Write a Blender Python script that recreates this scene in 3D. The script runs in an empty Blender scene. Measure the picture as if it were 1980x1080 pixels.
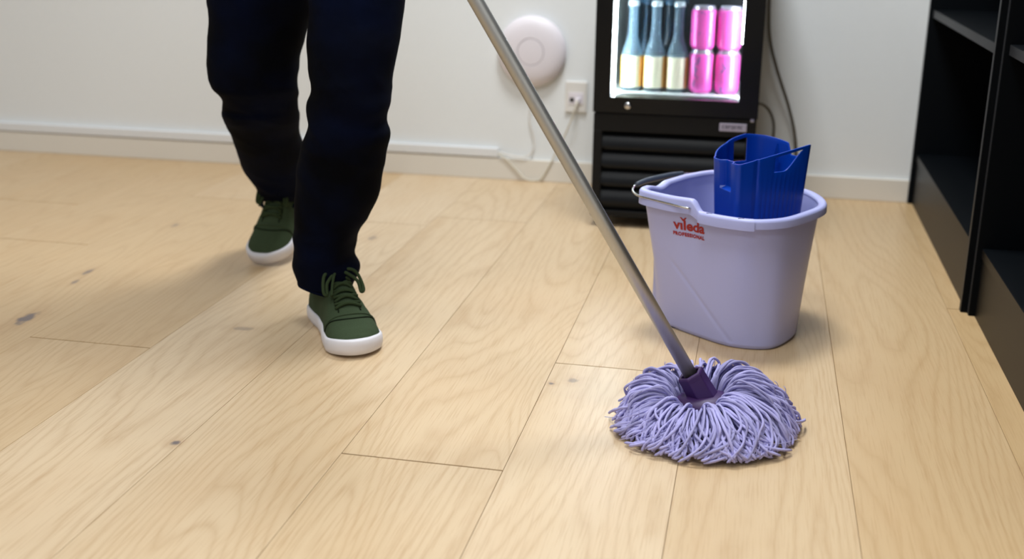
import bpy, bmesh, math, random
from mathutils import Vector, Matrix, noise
random.seed(7)
PI = math.pi
C = bpy.context.scene.collection

# ------------------------------------------------------------------ camera, world, lights, exposure
cam_d = bpy.data.cameras.new('camera'); cam = bpy.data.objects.new('camera', cam_d); C.objects.link(cam)
PITCH, YAW, ROLL = 0.30093667, 0.20513974, 0.01320085
_f = Vector((-math.sin(YAW)*math.cos(PITCH), math.cos(YAW)*math.cos(PITCH), -math.sin(PITCH)))
_r = Vector((math.cos(YAW), math.sin(YAW), 0)); _u = _r.cross(_f)
_r2 = _r*math.cos(ROLL)+_u*math.sin(ROLL); _u2 = -_r*math.sin(ROLL)+_u*math.cos(ROLL)
cam.matrix_world = Matrix(((_r2.x, _u2.x, -_f.x, 0), (_r2.y, _u2.y, -_f.y, 0), (_r2.z, _u2.z, -_f.z, 0.80), (0, 0, 0, 1)))
cam_d.sensor_width = 36; cam_d.lens = 2251.46/1980*36
cam_d.clip_start = 0.05
cam_d.dof.use_dof = True; cam_d.dof.focus_distance = 1.98; cam_d.dof.aperture_fstop = 2.8
sc = bpy.context.scene
sc.camera = cam
sc.view_settings.view_transform = 'Standard'; sc.view_settings.look = 'None'
sc.view_settings.gamma = 1; sc.view_settings.use_curve_mapping = False
sc.view_settings.exposure = 0.84
w = bpy.data.worlds.new('world'); sc.world = w; w.use_nodes = True
w.node_tree.nodes['Background'].inputs[0].default_value = (0.93, 0.96, 1.0, 1)
w.node_tree.nodes['Background'].inputs[1].default_value = 0.16
LAMPS = [(-0.40, 1.20, 14), (-0.30, 2.65, 31), (-2.3, 1.20, 6), (-2.3, 2.65, 1.5), (-0.40, -0.6, 9.5), (-2.3, -0.6, 8)]
LAMP_COL = (0.935, 0.975, 1.0)
CEIL = 2.7

# ------------------------------------------------------------------ helpers
def lin(c):
    return tuple(((v/255)/12.92 if v/255 <= 0.04045 else (((v/255)+0.055)/1.055)**2.4) for v in c)
def mat(name, rgb, rough=0.5, metal=0.0, spec=0.5, **kw):
    m = bpy.data.materials.new(name); m.use_nodes = True
    b = m.node_tree.nodes['Principled BSDF']
    b.inputs['Base Color'].default_value = (*lin(rgb), 1); b.inputs['Roughness'].default_value = rough
    b.inputs['Metallic'].default_value = metal; b.inputs['Specular IOR Level'].default_value = spec
    for k, v in kw.items(): b.inputs[k].default_value = v
    return m
def nd(m, t, **kw):
    n = m.node_tree.nodes.new(t)
    for k, v in kw.items():
        if isinstance(k, str) and hasattr(n, k): setattr(n, k, v)
    return n
def lk(m, a, b): m.node_tree.links.new(a, b)
def bsdf(m): return m.node_tree.nodes['Principled BSDF']
def speckle(m, scale=200, amt=0.12, bump=0.1, dist=0.002, detail=3, coord='Object', stretch=None):
    """procedural tint variation and fine relief"""
    b = bsdf(m); tc = nd(m, 'ShaderNodeTexCoord'); n = nd(m, 'ShaderNodeTexNoise')
    n.inputs['Scale'].default_value = scale; n.inputs['Detail'].default_value = detail
    src = tc.outputs[coord]
    if stretch:
        mp = nd(m, 'ShaderNodeMapping'); mp.inputs['Scale'].default_value = stretch
        lk(m, src, mp.inputs[0]); src = mp.outputs[0]
    lk(m, src, n.inputs['Vector'])
    base = tuple(b.inputs['Base Color'].default_value)
    mx = nd(m, 'ShaderNodeMix'); mx.data_type = 'RGBA'
    mx.inputs[6].default_value = (*[c*(1-amt) for c in base[:3]], 1); mx.inputs[7].default_value = (*[min(1, c*(1+amt)) for c in base[:3]], 1)
    lk(m, n.outputs[0], mx.inputs[0]); lk(m, mx.outputs[2], b.inputs['Base Color'])
    if bump:
        bp = nd(m, 'ShaderNodeBump'); bp.inputs['Strength'].default_value = bump; bp.inputs['Distance'].default_value = dist
        lk(m, n.outputs[0], bp.inputs['Height']); lk(m, bp.outputs[0], b.inputs['Normal'])
    return m
def emit(name, rgb, strength):
    m = bpy.data.materials.new(name); m.use_nodes = True
    b = bsdf(m); b.inputs['Base Color'].default_value = (0.8, 0.8, 0.8, 1)
    b.inputs['Emission Color'].default_value = (*rgb, 1); b.inputs['Emission Strength'].default_value = strength
    return m

def link(name, me, m, parent=None, smooth=False):
    o = bpy.data.objects.new(name, me); C.objects.link(o)
    if m: me.materials.append(m)
    if parent: o.parent = parent
    if smooth:
        for p in me.polygons: p.use_smooth = True
    return o
def pyd(name, vs, fs, m, parent=None, smooth=False, edges=()):
    me = bpy.data.meshes.new(name); me.from_pydata([tuple(v) for v in vs], list(edges), fs); me.update()
    return link(name, me, m, parent, smooth)
def fromb(name, bm, m, parent=None, smooth=False, recalc=True):
    if recalc: bmesh.ops.recalc_face_normals(bm, faces=bm.faces)
    me = bpy.data.meshes.new(name); bm.to_mesh(me); bm.free()
    return link(name, me, m, parent, smooth)
def boxbm(bm, a, b, bev=0.0):
    r = bmesh.ops.create_cube(bm, size=1)
    for v in r['verts']:
        v.co = Vector((a[0]+(v.co.x+.5)*(b[0]-a[0]), a[1]+(v.co.y+.5)*(b[1]-a[1]), a[2]+(v.co.z+.5)*(b[2]-a[2])))
    if bev:
        es = list({e for v in r['verts'] for e in v.link_edges})
        bmesh.ops.bevel(bm, geom=es, offset=bev, segments=2, affect='EDGES', profile=0.5)
def box(name, a, b, m, parent=None, bev=0.0, smooth=False):
    bm = bmesh.new(); boxbm(bm, a, b, bev); return fromb(name, bm, m, parent, smooth)
def empty(name, loc=(0, 0, 0)):
    o = bpy.data.objects.new(name, None); C.objects.link(o); o.location = loc; o.empty_display_size = 0.05
    return o
def tag(o, label=None, cat=None, group=None, kind=None):
    if label: o['label'] = label
    if cat: o['category'] = cat
    if group: o['group'] = group
    if kind: o['kind'] = kind
    return o
def lathe(prof, seg=32):
    """prof: list of (r,z) -> verts, faces"""
    vs, fs = [], []
    for r, z in prof:
        for i in range(seg):
            a = 2*PI*i/seg; vs.append((r*math.cos(a), r*math.sin(a), z))
    n = len(prof)
    for j in range(n-1):
        for i in range(seg):
            k = (i+1) % seg; fs.append((j*seg+i, j*seg+k, (j+1)*seg+k, (j+1)*seg+i))
    fs.append(tuple(range(seg-1, -1, -1))); fs.append(tuple((n-1)*seg+i for i in range(seg)))
    return vs, fs
def crom(pts, n, closed=False):
    """Catmull-Rom resample of points (tuples of any length), n samples per span"""
    P = [tuple(p) for p in pts]; N = len(P); out = []
    rng = range(N) if closed else range(N-1)
    for i in rng:
        p0 = P[(i-1) % N] if closed or i > 0 else P[0]; p1 = P[i]; p2 = P[(i+1) % N]
        p3 = P[(i+2) % N] if closed or i+2 < N else P[-1]
        for k in range(n):
            t = k/n
            out.append(tuple(.5*((2*b)+(-a+c)*t+(2*a-5*b+4*c-d)*t*t+(-a+3*b-3*c+d)*t**3) for a, b, c, d in zip(p0, p1, p2, p3)))
    if not closed: out.append(P[-1])
    return out
def tubegeo(pts, r, seg=8, closed=False, vs=None, fs=None, twist=0.0, tw=0.0, cap=True):
    vs = [] if vs is None else vs; fs = [] if fs is None else fs
    P = [Vector(p) for p in pts]; n = len(P); base = len(vs)
    up = Vector((0, 0, 1)); prev = None
    for i, p in enumerate(P):
        if closed: t = P[(i+1) % n]-P[i-1]
        else: t = P[min(i+1, n-1)]-P[max(i-1, 0)]
        t = t.normalized() if t.length > 1e-9 else Vector((0, 0, 1))
        if prev is None:
            a = t.cross(up) if abs(t.dot(up)) < .95 else t.cross(Vector((1, 0, 0)))
        else: a = prev-t*prev.dot(t)
        a.normalize(); prev = a; b = t.cross(a)
        rr = r[i] if isinstance(r, (list, tuple)) else r
        for k in range(seg):
            an = 2*PI*k/seg; q = rr*(1+twist*math.sin(2*an+i*tw)) if twist else rr
            vs.append(tuple(p+a*(q*math.cos(an))+b*(q*math.sin(an))))
    m = n if closed else n-1
    for i in range(m):
        j = (i+1) % n
        for k in range(seg):
            l = (k+1) % seg
            fs.append((base+i*seg+k, base+i*seg+l, base+j*seg+l, base+j*seg+k))
    if not closed and cap:
        fs.append(tuple(base+k for k in range(seg-1, -1, -1))); fs.append(tuple(base+(n-1)*seg+k for k in range(seg)))
    return vs, fs
def tube(name, pts, r, m, parent=None, seg=10, closed=False, sub=0):
    if sub: pts = crom(pts, sub, closed)
    vs, fs = tubegeo(pts, r, seg, closed); return pyd(name, vs, fs, m, parent, True)
def autosmooth(o, deg=35):
    me = o.data
    bm = bmesh.new(); bm.from_mesh(me)
    for e in bm.edges:
        if len(e.link_faces) == 2: e.smooth = e.calc_face_angle(0) < math.radians(deg)
    for f in bm.faces: f.smooth = True
    bm.to_mesh(me); bm.free(); return o
def textmesh(s, size, offset=0.0, spacing=1.0):
    cu = bpy.data.curves.new('t', 'FONT'); cu.body = s; cu.size = size; cu.offset = offset; cu.space_character = spacing
    cu.resolution_u = 4
    o = bpy.data.objects.new('t', cu); C.objects.link(o)
    dg = bpy.context.evaluated_depsgraph_get(); dg.update()
    me = bpy.data.meshes.new_from_object(o.evaluated_get(dg))
    bpy.data.objects.remove(o); bpy.data.curves.remove(cu)
    return me

# ------------------------------------------------------------------ materials
M = {}
M['wall'] = speckle(mat('wall_paint', (229, 232, 233), 0.75, spec=0.25), 60, 0.012, 0.05, 0.001)
M['base'] = mat('baseboard_paint', (224, 219, 209), 0.5)
M['trunk'] = mat('trunking_plastic', (226, 228, 230), 0.4)
M['ceil'] = mat('ceiling_paint', (230, 230, 228), 0.9)
M['cab'] = speckle(mat('black_laminate', (4, 7, 11), 0.55, spec=0.10), 900, 0.1, 0.02, 0.0005)
M['cabgloss'] = mat('black_plinth', (11, 10, 10), 0.40, spec=0.18)
M['cabedge'] = mat('lit_edge_grey', (24, 26, 30), 0.5)  # lighter than the boards: light caught by front edges put into the colour
M['fr'] = mat('fridge_black', (6, 6, 7), 0.3, spec=0.3)
M['frm'] = mat('fridge_panel', (8, 8, 9), 0.5, spec=0.25)
M['slat'] = mat('fridge_slat', (8, 11, 16), 0.45, spec=0.25)
M['frin'] = mat('fridge_liner', (8, 22, 34), 0.5)
M['shelfw'] = mat('shelf_white', (215, 225, 225), 0.4)
M['chrome'] = mat('chrome', (200, 200, 200), 0.18, 1.0)
M['badge'] = mat('badge_silver', (168, 163, 182), 0.4, 0.3)
M['ink'] = mat('badge_ink', (52, 50, 58), 0.5)
M['led'] = emit('led_strip', (0.86, 0.95, 1.0), 58.0)
M['white_pl'] = mat('white_plastic', (228, 222, 228), 0.45)
M['white_pl2'] = mat('white_plastic_plate', (226, 223, 218), 0.4)
M['black_pl'] = mat('black_hole', (12, 12, 12), 0.5)
M['cord'] = mat('olive_cord', (72, 62, 42), 0.5)
M['wcord'] = mat('white_cord', (218, 212, 196), 0.5)
M['alu'] = speckle(mat('aluminium_tube', (186, 186, 184), 0.42, 0.9), 40, 0.06, 0.03, 0.0004, stretch=(8, 8, 0.3))
M['purple'] = mat('purple_plastic', (54, 22, 80), 0.5)
M['yarn'] = speckle(mat('lilac_yarn', (166, 162, 208), 0.95, spec=0.1), 900, 0.22, 0.5, 0.0008, 2)
M['bucket'] = speckle(mat('lilac_plastic', (177, 181, 230), 0.4), 500, 0.02, 0.03, 0.0003)
M['bucketdk'] = mat('base_shade_and_marks', (60, 56, 62), 0.6)  # shade of the base gap put into colour; also clip marks
M['blue'] = mat('blue_plastic', (0, 60, 170), 0.36, spec=0.35)
M['grip'] = mat('dark_grip', (52, 60, 74), 0.45)
M['red'] = mat('red_print', (160, 16, 18), 0.5)
M['denim'] = mat('dark_denim', (8, 13, 34), 0.9, spec=0.06)
M['green'] = speckle(mat('green_suede', (58, 71, 50), 0.9, spec=0.15), 350, 0.2, 0.3, 0.0008)
M['greendk'] = mat('green_stitch', (24, 31, 20), 0.9, spec=0.1)
M['lace'] = speckle(mat('green_lace', (50, 62, 40), 0.9, spec=0.1), 600, 0.15, 0.2, 0.0005)
M['sole'] = speckle(mat('white_rubber', (222, 220, 226), 0.55), 40, 0.03, 0.0)
M['skin'] = mat('skin', (205, 160, 135), 0.55)
M['hair'] = mat('hair', (50, 36, 26), 0.7)
M['sweater'] = speckle(mat('grey_sweater', (70, 74, 82), 0.9), 300, 0.1, 0.2, 0.001)
M['subfloor'] = mat('subfloor', (70, 50, 32), 0.9)

def strand_tint():
    m = M['yarn']; b = bsdf(m); src = b.inputs['Base Color'].links[0].from_socket
    oi = nd(m, 'ShaderNodeObjectInfo'); mr = nd(m, 'ShaderNodeMapRange'); mr.inputs[3].default_value = .80; mr.inputs[4].default_value = 1.22
    lk(m, oi.outputs['Random'], mr.inputs[0])
    hs = nd(m, 'ShaderNodeHueSaturation'); lk(m, src, hs.inputs['Color']); lk(m, mr.outputs[0], hs.inputs['Value']); lk(m, hs.outputs[0], b.inputs['Base Color'])
strand_tint()
def denim():
    m = M['denim']; b = bsdf(m)
    tc = nd(m, 'ShaderNodeTexCoord'); n = nd(m, 'ShaderNodeTexNoise'); n.inputs['Scale'].default_value = 5; n.inputs['Detail'].default_value = 4
    lk(m, tc.outputs['Object'], n.inputs['Vector'])
    cr = nd(m, 'ShaderNodeValToRGB'); e = cr.color_ramp.elements
    e[0].position = .42; e[0].color = (*lin((3, 4, 9)), 1); e[1].position = .75; e[1].color = (*lin((5, 13, 38)), 1)
    lk(m, n.outputs[0], cr.inputs[0]); lk(m, cr.outputs[0], b.inputs['Base Color'])
    wv = nd(m, 'ShaderNodeTexWave'); wv.inputs['Scale'].default_value = 420; wv.bands_direction = 'DIAGONAL'
    lk(m, tc.outputs['Object'], wv.inputs['Vector'])
    bp = nd(m, 'ShaderNodeBump'); bp.inputs['Strength'].default_value = .15; bp.inputs['Distance'].default_value = .0005
    lk(m, wv.outputs[1], bp.inputs['Height']); lk(m, bp.outputs[0], b.inputs['Normal'])
denim()

KNOTS = [(-1.441, 2.012, .016, .05, 1.0), (-1.495, 2.339, .009, .03, .8), (-1.482, 2.262, .007, .022, .7), (-.862, 1.540, .010, .012, 1.0),
         (-.325, 1.923, .008, .007, .9), (-.289, 1.947, .012, .016, .55), (-.953, 2.789, .014, .03, .5), (-.985, 2.06, .03, .012, .45), (-1.504, 2.782, .010, .022, .6)]
def oak():
    m = bpy.data.materials.new('oak_plank'); m.use_nodes = True; b = bsdf(m)
    geo = nd(m, 'ShaderNodeNewGeometry'); oi = nd(m, 'ShaderNodeObjectInfo')
    def vm(op, a, bb, out=0):
        n = nd(m, 'ShaderNodeVectorMath'); n.operation = op
        for i, x in enumerate((a, bb)):
            if x is None: continue
            if isinstance(x, tuple): n.inputs[i].default_value = x
            else: lk(m, x, n.inputs[i])
        return n.outputs[out]
    def ma(op, a, bb=None, c=None):
        n = nd(m, 'ShaderNodeMath'); n.operation = op
        for i, x in enumerate((a, bb, c)):
            if x is None: continue
            if isinstance(x, (int, float)): n.inputs[i].default_value = x
            else: lk(m, x, n.inputs[i])
        return n.outputs[0]
    def noi(v, s, d=2, dist=0):
        n = nd(m, 'ShaderNodeTexNoise'); n.inputs['Scale'].default_value = s; n.inputs['Detail'].default_value = d; n.inputs['Distortion'].default_value = dist
        lk(m, v, n.inputs['Vector']); return n.outputs[0]
    def mix(f, a, bb, bt='MIX'):
        n = nd(m, 'ShaderNodeMix'); n.data_type = 'RGBA'; n.blend_type = bt
        if isinstance(f, (int, float)): n.inputs[0].default_value = f
        else: lk(m, f, n.inputs[0])
        for i, x in ((6, a), (7, bb)):
            if isinstance(x, tuple): n.inputs[i].default_value = (*x, 1)
            else: lk(m, x, n.inputs[i])
        return n.outputs[2]
    rnd = oi.outputs['Random']
    off = nd(m, 'ShaderNodeCombineXYZ'); lk(m, ma('MULTIPLY', rnd, 37.0), off.inputs[0]); lk(m, ma('MULTIPLY', rnd, 91.0), off.inputs[1]); lk(m, ma('MULTIPLY', rnd, 13.0), off.inputs[2])
    pos = vm('ADD', geo.outputs['Position'], off.outputs[0])
    v1 = vm('MULTIPLY', pos, (1, .11, 1))           # long soft figure
    field = noi(v1, 5.5, 1, .25)
    v2 = vm('MULTIPLY', pos, (1, .1, 1))
    sx = nd(m, 'ShaderNodeSeparateXYZ'); lk(m, pos, sx.inputs[0])
    wob = noi(vm('MULTIPLY', pos, (1, .5, 1)), 26, 2)
    ph = ma('ADD', ma('ADD', ma('MULTIPLY', field, 44.0), ma('MULTIPLY', sx.outputs[0], 44.0)), ma('MULTIPLY', wob, 1.1))
    tri = ma('PINGPONG', ph, 1.0); rings = ma('POWER', tri, 3.2)
    pores = noi(vm('MULTIPLY', pos, (1, .035, 1)), 330, 3)
    rings = ma('MULTIPLY', rings, ma('ADD', .35, noi(vm('MULTIPLY', pos, (1, .05, 1)), 160, 2)))
    blot = noi(vm('MULTIPLY', pos, (1, .35, 1)), 7, 3)
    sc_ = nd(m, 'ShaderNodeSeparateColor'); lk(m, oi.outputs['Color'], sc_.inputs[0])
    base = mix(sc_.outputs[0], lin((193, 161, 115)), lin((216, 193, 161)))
    col = mix(ma('MULTIPLY', rings, .34), base, lin((164, 126, 80)))
    pm = nd(m, 'ShaderNodeMapRange'); pm.inputs[1].default_value = .5; pm.inputs[2].default_value = .72; lk(m, pores, pm.inputs[0])
    col = mix(ma('MULTIPLY', pm.outputs[0], .32), col, lin((166, 126, 80)))
    bm_ = nd(m, 'ShaderNodeMapRange'); bm_.inputs[1].default_value = .45; bm_.inputs[2].default_value = .8; lk(m, blot, bm_.inputs[0])
    col = mix(ma('MULTIPLY', bm_.outputs[0], .35), col, lin((196, 160, 116)))
    kn = noi(vm('MULTIPLY', geo.outputs['Position'], (1, .6, 1)), 55, 3)
    for (kx, ky, ra, rb, s) in KNOTS:
        d = vm('MULTIPLY', vm('SUBTRACT', geo.outputs['Position'], (kx, ky, 0)), (1/ra, 1/rb, 0))
        # grain runs along the plank; the knot is a ragged ellipse
        ln = vm('LENGTH', d, None, 1)
        r_ = ma('ADD', ln, ma('MULTIPLY', ma('SUBTRACT', kn, .5), 1.6))
        mr = nd(m, 'ShaderNodeMapRange'); mr.inputs[1].default_value = .95; mr.inputs[2].default_value = .45; mr.inputs[3].default_value = 0; mr.inputs[4].default_value = s
        lk(m, r_, mr.inputs[0])
        halo = nd(m, 'ShaderNodeMapRange'); halo.inputs[1].default_value = 2.4; halo.inputs[2].default_value = .6; halo.inputs[3].default_value = 0; halo.inputs[4].default_value = s*.35
        lk(m, r_, halo.inputs[0])
        col = mix(halo.outputs[0], col, lin((164, 124, 84)))
        col = mix(mr.outputs[0], col, lin((112, 100, 98)))
    lk(m, col, b.inputs['Base Color'])
    ro = ma('ADD', ma('MULTIPLY', pores, .12), .29); lk(m, ro, b.inputs['Roughness'])
    b.inputs['Specular IOR Level'].default_value = .55
    bp = nd(m, 'ShaderNodeBump'); bp.inputs['Strength'].default_value = .10; bp.inputs['Distance'].default_value = .001
    lk(m, ma('ADD', pores, ma('MULTIPLY', rings, -.3)), bp.inputs['Height']); lk(m, bp.outputs[0], b.inputs['Normal'])
    return m
M['oak'] = oak()

# ------------------------------------------------------------------ setting
YW = 3.586; XL = -4.2; XR = 0.86; YB = -1.4
floor = tag(box('floor', (XL, YB, -.03), (XR, YW, -.014), M['subfloor']), kind='structure')
PW = 0.2578; X0 = -0.078
JOINT = {-2: [1.565], -1: [2.026], -5: [1.916], -7: [2.55], 0: [0.35], 1: [.75], -3: [3.05, .85], -4: [.6, 2.95], -6: [1.0, 3.1], 2: [.3, 2.55]}
prnd = random.Random(5)
k0 = int(math.floor((XL-X0)/PW))
for k in range(k0, 4):
    xa, xb = X0+k*PW, X0+(k+1)*PW
    xa = max(xa, XL); xb = min(xb, XR)
    if xb-xa < .02: continue
    js = sorted(JOINT.get(k, [random.uniform(-.6, .6), random.uniform(1.6, 3.0)]))
    ys = [YB]+js+[YW]
    if js[0]-YB > 2.3: ys.insert(1, js[0]-2.0)
    for a, b in zip(ys, ys[1:]):
        g = .00032
        bm = bmesh.new(); r = bmesh.ops.create_cube(bm, size=1)
        cx, cy = (xa+xb)/2, (a+b)/2
        for v in r['verts']:
            v.co = Vector((v.co.x*(xb-xa-2*g), v.co.y*(b-a-2*.0017), v.co.z*.014-.007))
        es = [e for e in bm.edges if all(v.co.z > -.001 for v in e.verts)]
        bmesh.ops.bevel(bm, geom=es, offset=.0005, segments=1, affect='EDGES')
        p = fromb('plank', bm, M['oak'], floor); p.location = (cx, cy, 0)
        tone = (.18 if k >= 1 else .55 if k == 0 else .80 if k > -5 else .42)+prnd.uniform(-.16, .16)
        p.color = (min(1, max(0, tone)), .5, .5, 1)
tag(box('wall_back', (XL, YW, -.03), (XR+.05, YW+.1, CEIL), M['wall']), kind='structure')
tag(box('wall_right', (XR, YB, -.03), (XR+.1, YW, CEIL), M['wall']), kind='structure')
tag(box('ceiling', (XL, YB, CEIL), (XR+.1, YW+.1, CEIL+.1), M['ceil']), kind='structure')
tag(box('baseboard_back', (XL, YW-.013, 0), (.462, YW, .068), M['base'], bev=.002), kind='structure')
tr = tag(box('trim_1', (XL, YW-.016, .0705), (-.794, YW, .100), M['trunk'], bev=.003), kind='structure')

for i, (lx, ly, pw) in enumerate(LAMPS):
    e = empty('ceiling_light', (lx, ly, CEIL-.03))
    lab = 'square white ceiling panel light, %s' % ['above the mop', 'above the drinks fridge', 'left of the mop', 'above the left end of the back wall', 'behind the camera', 'behind the camera and left'][i]
    tag(e, lab, 'ceiling light', 'ceiling panel lights')
    bm = bmesh.new(); boxbm(bm, (-.31, -.31, 0), (.31, .31, .03)); fromb('housing', bm, M['trunk'], e)
    d = bpy.data.lights.new('panel', 'AREA'); d.shape = 'SQUARE'; d.size = .58; d.energy = pw; d.color = LAMP_COL
    lo = bpy.data.objects.new('diffuser', d); C.objects.link(lo); lo.parent = e; lo.location = (0, 0, -.004)

# ------------------------------------------------------------------ bookcases on the right
def bookcase(y0, y1, xf, xback, label, shelf_z):
    e = empty('bookcase', (xf, (y0+y1)/2, 0)); tag(e, label, 'bookcase', 'black bookcases along the right')
    ox, oy = xf, (y0+y1)/2
    t = .018; H = 2.0
    def pb(n, a, b, m, bev=.0008):
        return box(n, (a[0]-ox, a[1]-oy, a[2]), (b[0]-ox, b[1]-oy, b[2]), m, e, bev)
    for ya in (y0, y1-t):
        s = pb('side_panel', (xf, ya, 0), (xback, ya+t, H), M['cab'])
        b = pb('front_edge', (xf-.0006, ya+.001, .001), (xf+.0004, ya+t-.001, H), M['cabedge'], 0); b.parent = s
    pb('back_panel', (xback-.008, y0+t, .02), (xback, y1-t, H), M['cab'])
    pb('plinth', (xf+.012, y0+t, 0), (xf+.030, y1-t, .128), M['cabgloss'])
    for z in [.150]+shelf_z+[H]:
        s = pb('shelf', (xf+.010, y0+t, z-.022), (xback-.008, y1-t, z), M['cab'])
        b = pb('front_edge', (xf+.0094, y0+t+.001, z-.021), (xf+.0102, y1-t-.001, z-.001), M['cabedge'] if z > .2 else M['cabgloss'], 0); b.parent = s
bookcase(2.530, 3.583, .463, .80, 'black bookcase standing against the white back wall', [.566, 1.0, 1.45])
bookcase(1.470, 2.527, .476, .80, 'black bookcase nearest the camera, cut off by the right edge', [.572, 1.0, 1.45])

# ------------------------------------------------------------------ drinks fridge
FX0, FX1, FY = -.421, .003, 3.056
fr = empty('display_fridge', ((FX0+FX1)/2, 3.28, 0)); tag(fr, 'small black glass-door drinks fridge with lit interior', 'fridge')
FO = (-(FX0+FX1)/2, -3.28, 0)
def fb(n, a, b, m, parent=None, bev=0):
    return box(n, tuple(x+o for x, o in zip(a, FO)), tuple(x+o for x, o in zip(b, FO)), m, parent or fr, bev)
BK = 3.50
body = bmesh.new()
cav = (-.388, -.030)   # cavity x
for a, b in (((FX0, 3.088, .030), (FX1, BK, .334)), ((FX0, 3.098, .334), (cav[0], BK, .86)), ((cav[1], 3.098, .334), (FX1, BK, .86)), ((FX0, 3.44, .334), (FX1, BK, .86)), ((FX0, 3.098, .83), (FX1, BK, .86))):
    boxbm(body, tuple(x+o for x, o in zip(a, FO)), tuple(x+o for x, o in zip(b, FO)), .002)
fromb('body', body, M['fr'], fr)
# lower grille panel : frame + louvres
gp = bmesh.new()
for a, b in (((FX0, 3.060, .262), (FX1, 3.088, .309)), ((FX0, 3.060, .030), (FX0+.024, 3.088, .262)), ((FX1-.024, 3.060, .030), (FX1, 3.088, .262)), ((FX0+.024, 3.060, .030), (FX1-.024, 3.088, .046))):
    boxbm(gp, tuple(x+o for x, o in zip(a, FO)), tuple(x+o for x, o in zip(b, FO)), .0015)
grille = fromb('grille_frame', gp, M['frm'], fr)
for i in range(5):
    zt = .258-i*.0505
    if zt < .06: break
    a0, a1 = FX0+.024+FO[0], FX1-.024+FO[0]
    vs = []
    for x in (a0, a1):
        for (dy, dz) in ((3.084, 0), (3.070, -.014), (3.061, -.036), (3.062, -.040), (3.066, -.040), (3.075, -.014), (3.088, 0)):
            vs.append((x, dy+FO[1], zt+dz))
    n = 7; fs = [(j, (j+1) % n, n+(j+1) % n, n+j) for j in range(n)]+[tuple(range(n-1, -1, -1)), tuple(range(n, 2*n))]
    s = pyd('slat', vs, fs, M['slat'], fr); autosmooth(s, 40)
# badge
bd = fb('badge', (-.091, 3.0575, .277), (-.021, 3.0605, .298), M['badge'], None, .001)
bx = -.083
ink = bmesh.new()
for i in range(7):                       # blurred letters: only their blocks can be made out
    xx = bx+i*.0077
    for a, b in (((xx, .2835), (xx+.0018, .2925)), ((xx+.0018, .2908), (xx+.0052, .2925)), ((xx+.0018, .2835+(i % 3)*.003), (xx+.0045, .2850+(i % 3)*.003))) + ((((xx+.0042, .2835), (xx+.0056, .2915)),) if i % 2 else ()):
        boxbm(ink, (a[0]+FO[0], 3.0571+FO[1], a[1]), (b[0]+FO[0], 3.0577+FO[1], b[1]))
io = fromb('lettering', ink, M['ink'], bd)
# feet
for x in (FX0+.03, FX1-.03):
    for y in (3.085, BK-.05):
        vs, fs = lathe([(.014, 0), (.016, .006), (.012, .012), (.010, .031)], 16)
        f = pyd('foot', vs, fs, M['black_pl'], fr, True); f.location = (x+FO[0], y+FO[1], 0)
# door: frame with glass
gx0, gx1, gz0, gz1 = -.378, -.046, .354, .82
dm = bmesh.new()
for a, b in (((FX0-.002, FY, .3125), (FX1+.002, 3.096, gz0)), ((FX0-.002, FY, gz1), (FX1+.002, 3.096, .855)), ((FX0-.002, FY, gz0), (gx0, 3.096, gz1)), ((gx1, FY, gz0), (FX1+.002, 3.096, gz1))):
    boxbm(dm, tuple(x+o for x, o in zip(a, FO)), tuple(x+o for x, o in zip(b, FO)))
door = fromb('door', dm, M['fr'], fr)
gm = bpy.data.materials.new('door_glass'); gm.use_nodes = True
nt = gm.node_tree; nt.nodes.remove(nt.nodes['Principled BSDF'])
tb = nt.nodes.new('ShaderNodeBsdfTransparent'); tb.inputs[0].default_value = (.95, .98, .98, 1)
gb = nt.nodes.new('ShaderNodeBsdfGlossy'); gb.inputs['Roughness'].default_value = .03
fz = nt.nodes.new('ShaderNodeFresnel'); fz.inputs[0].default_value = 1.45
mxs = nt.nodes.new('ShaderNodeMixShader')
nt.links.new(fz.outputs[0], mxs.inputs[0]); nt.links.new(tb.outputs[0], mxs.inputs[1]); nt.links.new(gb.outputs[0], mxs.inputs[2])
nt.links.new(mxs.outputs[0], nt.nodes['Material Output'].inputs[0])
pane = fb('pane', (gx0, 3.064, gz0), (gx1, 3.068, gz1), gm); pane.parent = door
lkv, lkf = lathe([(.0095, 0), (.0095, .004), (.0075, .0065), (.0035, .007)], 24)
lo = pyd('lock', lkv, lkf, M['chrome'], door, True); lo.location = (-.331+FO[0], FY+FO[1], .3325); lo.rotation_euler = (PI/2, 0, 0)
hg = fb('hinge', (FX1-.016, 3.057, .3035), (FX1-.006, 3.066, .3128), M['chrome'], None, .001)
# interior
fb('liner_side', (cav[0], 3.10, .334), (cav[0]+.003, 3.432, .83), M['shelfw']); fb('liner_side', (cav[1]-.003, 3.10, .334), (cav[1], 3.432, .83), M['shelfw'])
fb('liner_back', (cav[0], 3.432, .334), (cav[1], 3.44, .83), M['frin'])
SHZ = .360
fb('shelf', (cav[0]+.003, 3.104, SHZ-.010), (cav[1]-.003, 3.43, SHZ), M['shelfw'], None, .002)
fb('shelf', (cav[0]+.003, 3.104, .636), (cav[1]-.003, 3.43, .644), M['shelfw'], None, .002)
for x0, wd in ((gx0-.0015, .006), (gx1+.0035, .003)):  # left strip set in view; its glow stands in for the lit liner side
    ls = fb('led_strip', (x0, 3.0985, .358), (x0+wd, 3.1035, .82), M['led'])
# beads of the right hand strip
bd_ = bmesh.new()
for i in range(40):
    z = .50+i*.008
    bmesh.ops.create_icosphere(bd_, subdivisions=1, radius=.0022, matrix=Matrix.Translation((gx1-.002+FO[0], 3.101+FO[1], z)))
tag(fromb('led_bead_row', bd_, M['led'], fr), kind='stuff')

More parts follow.
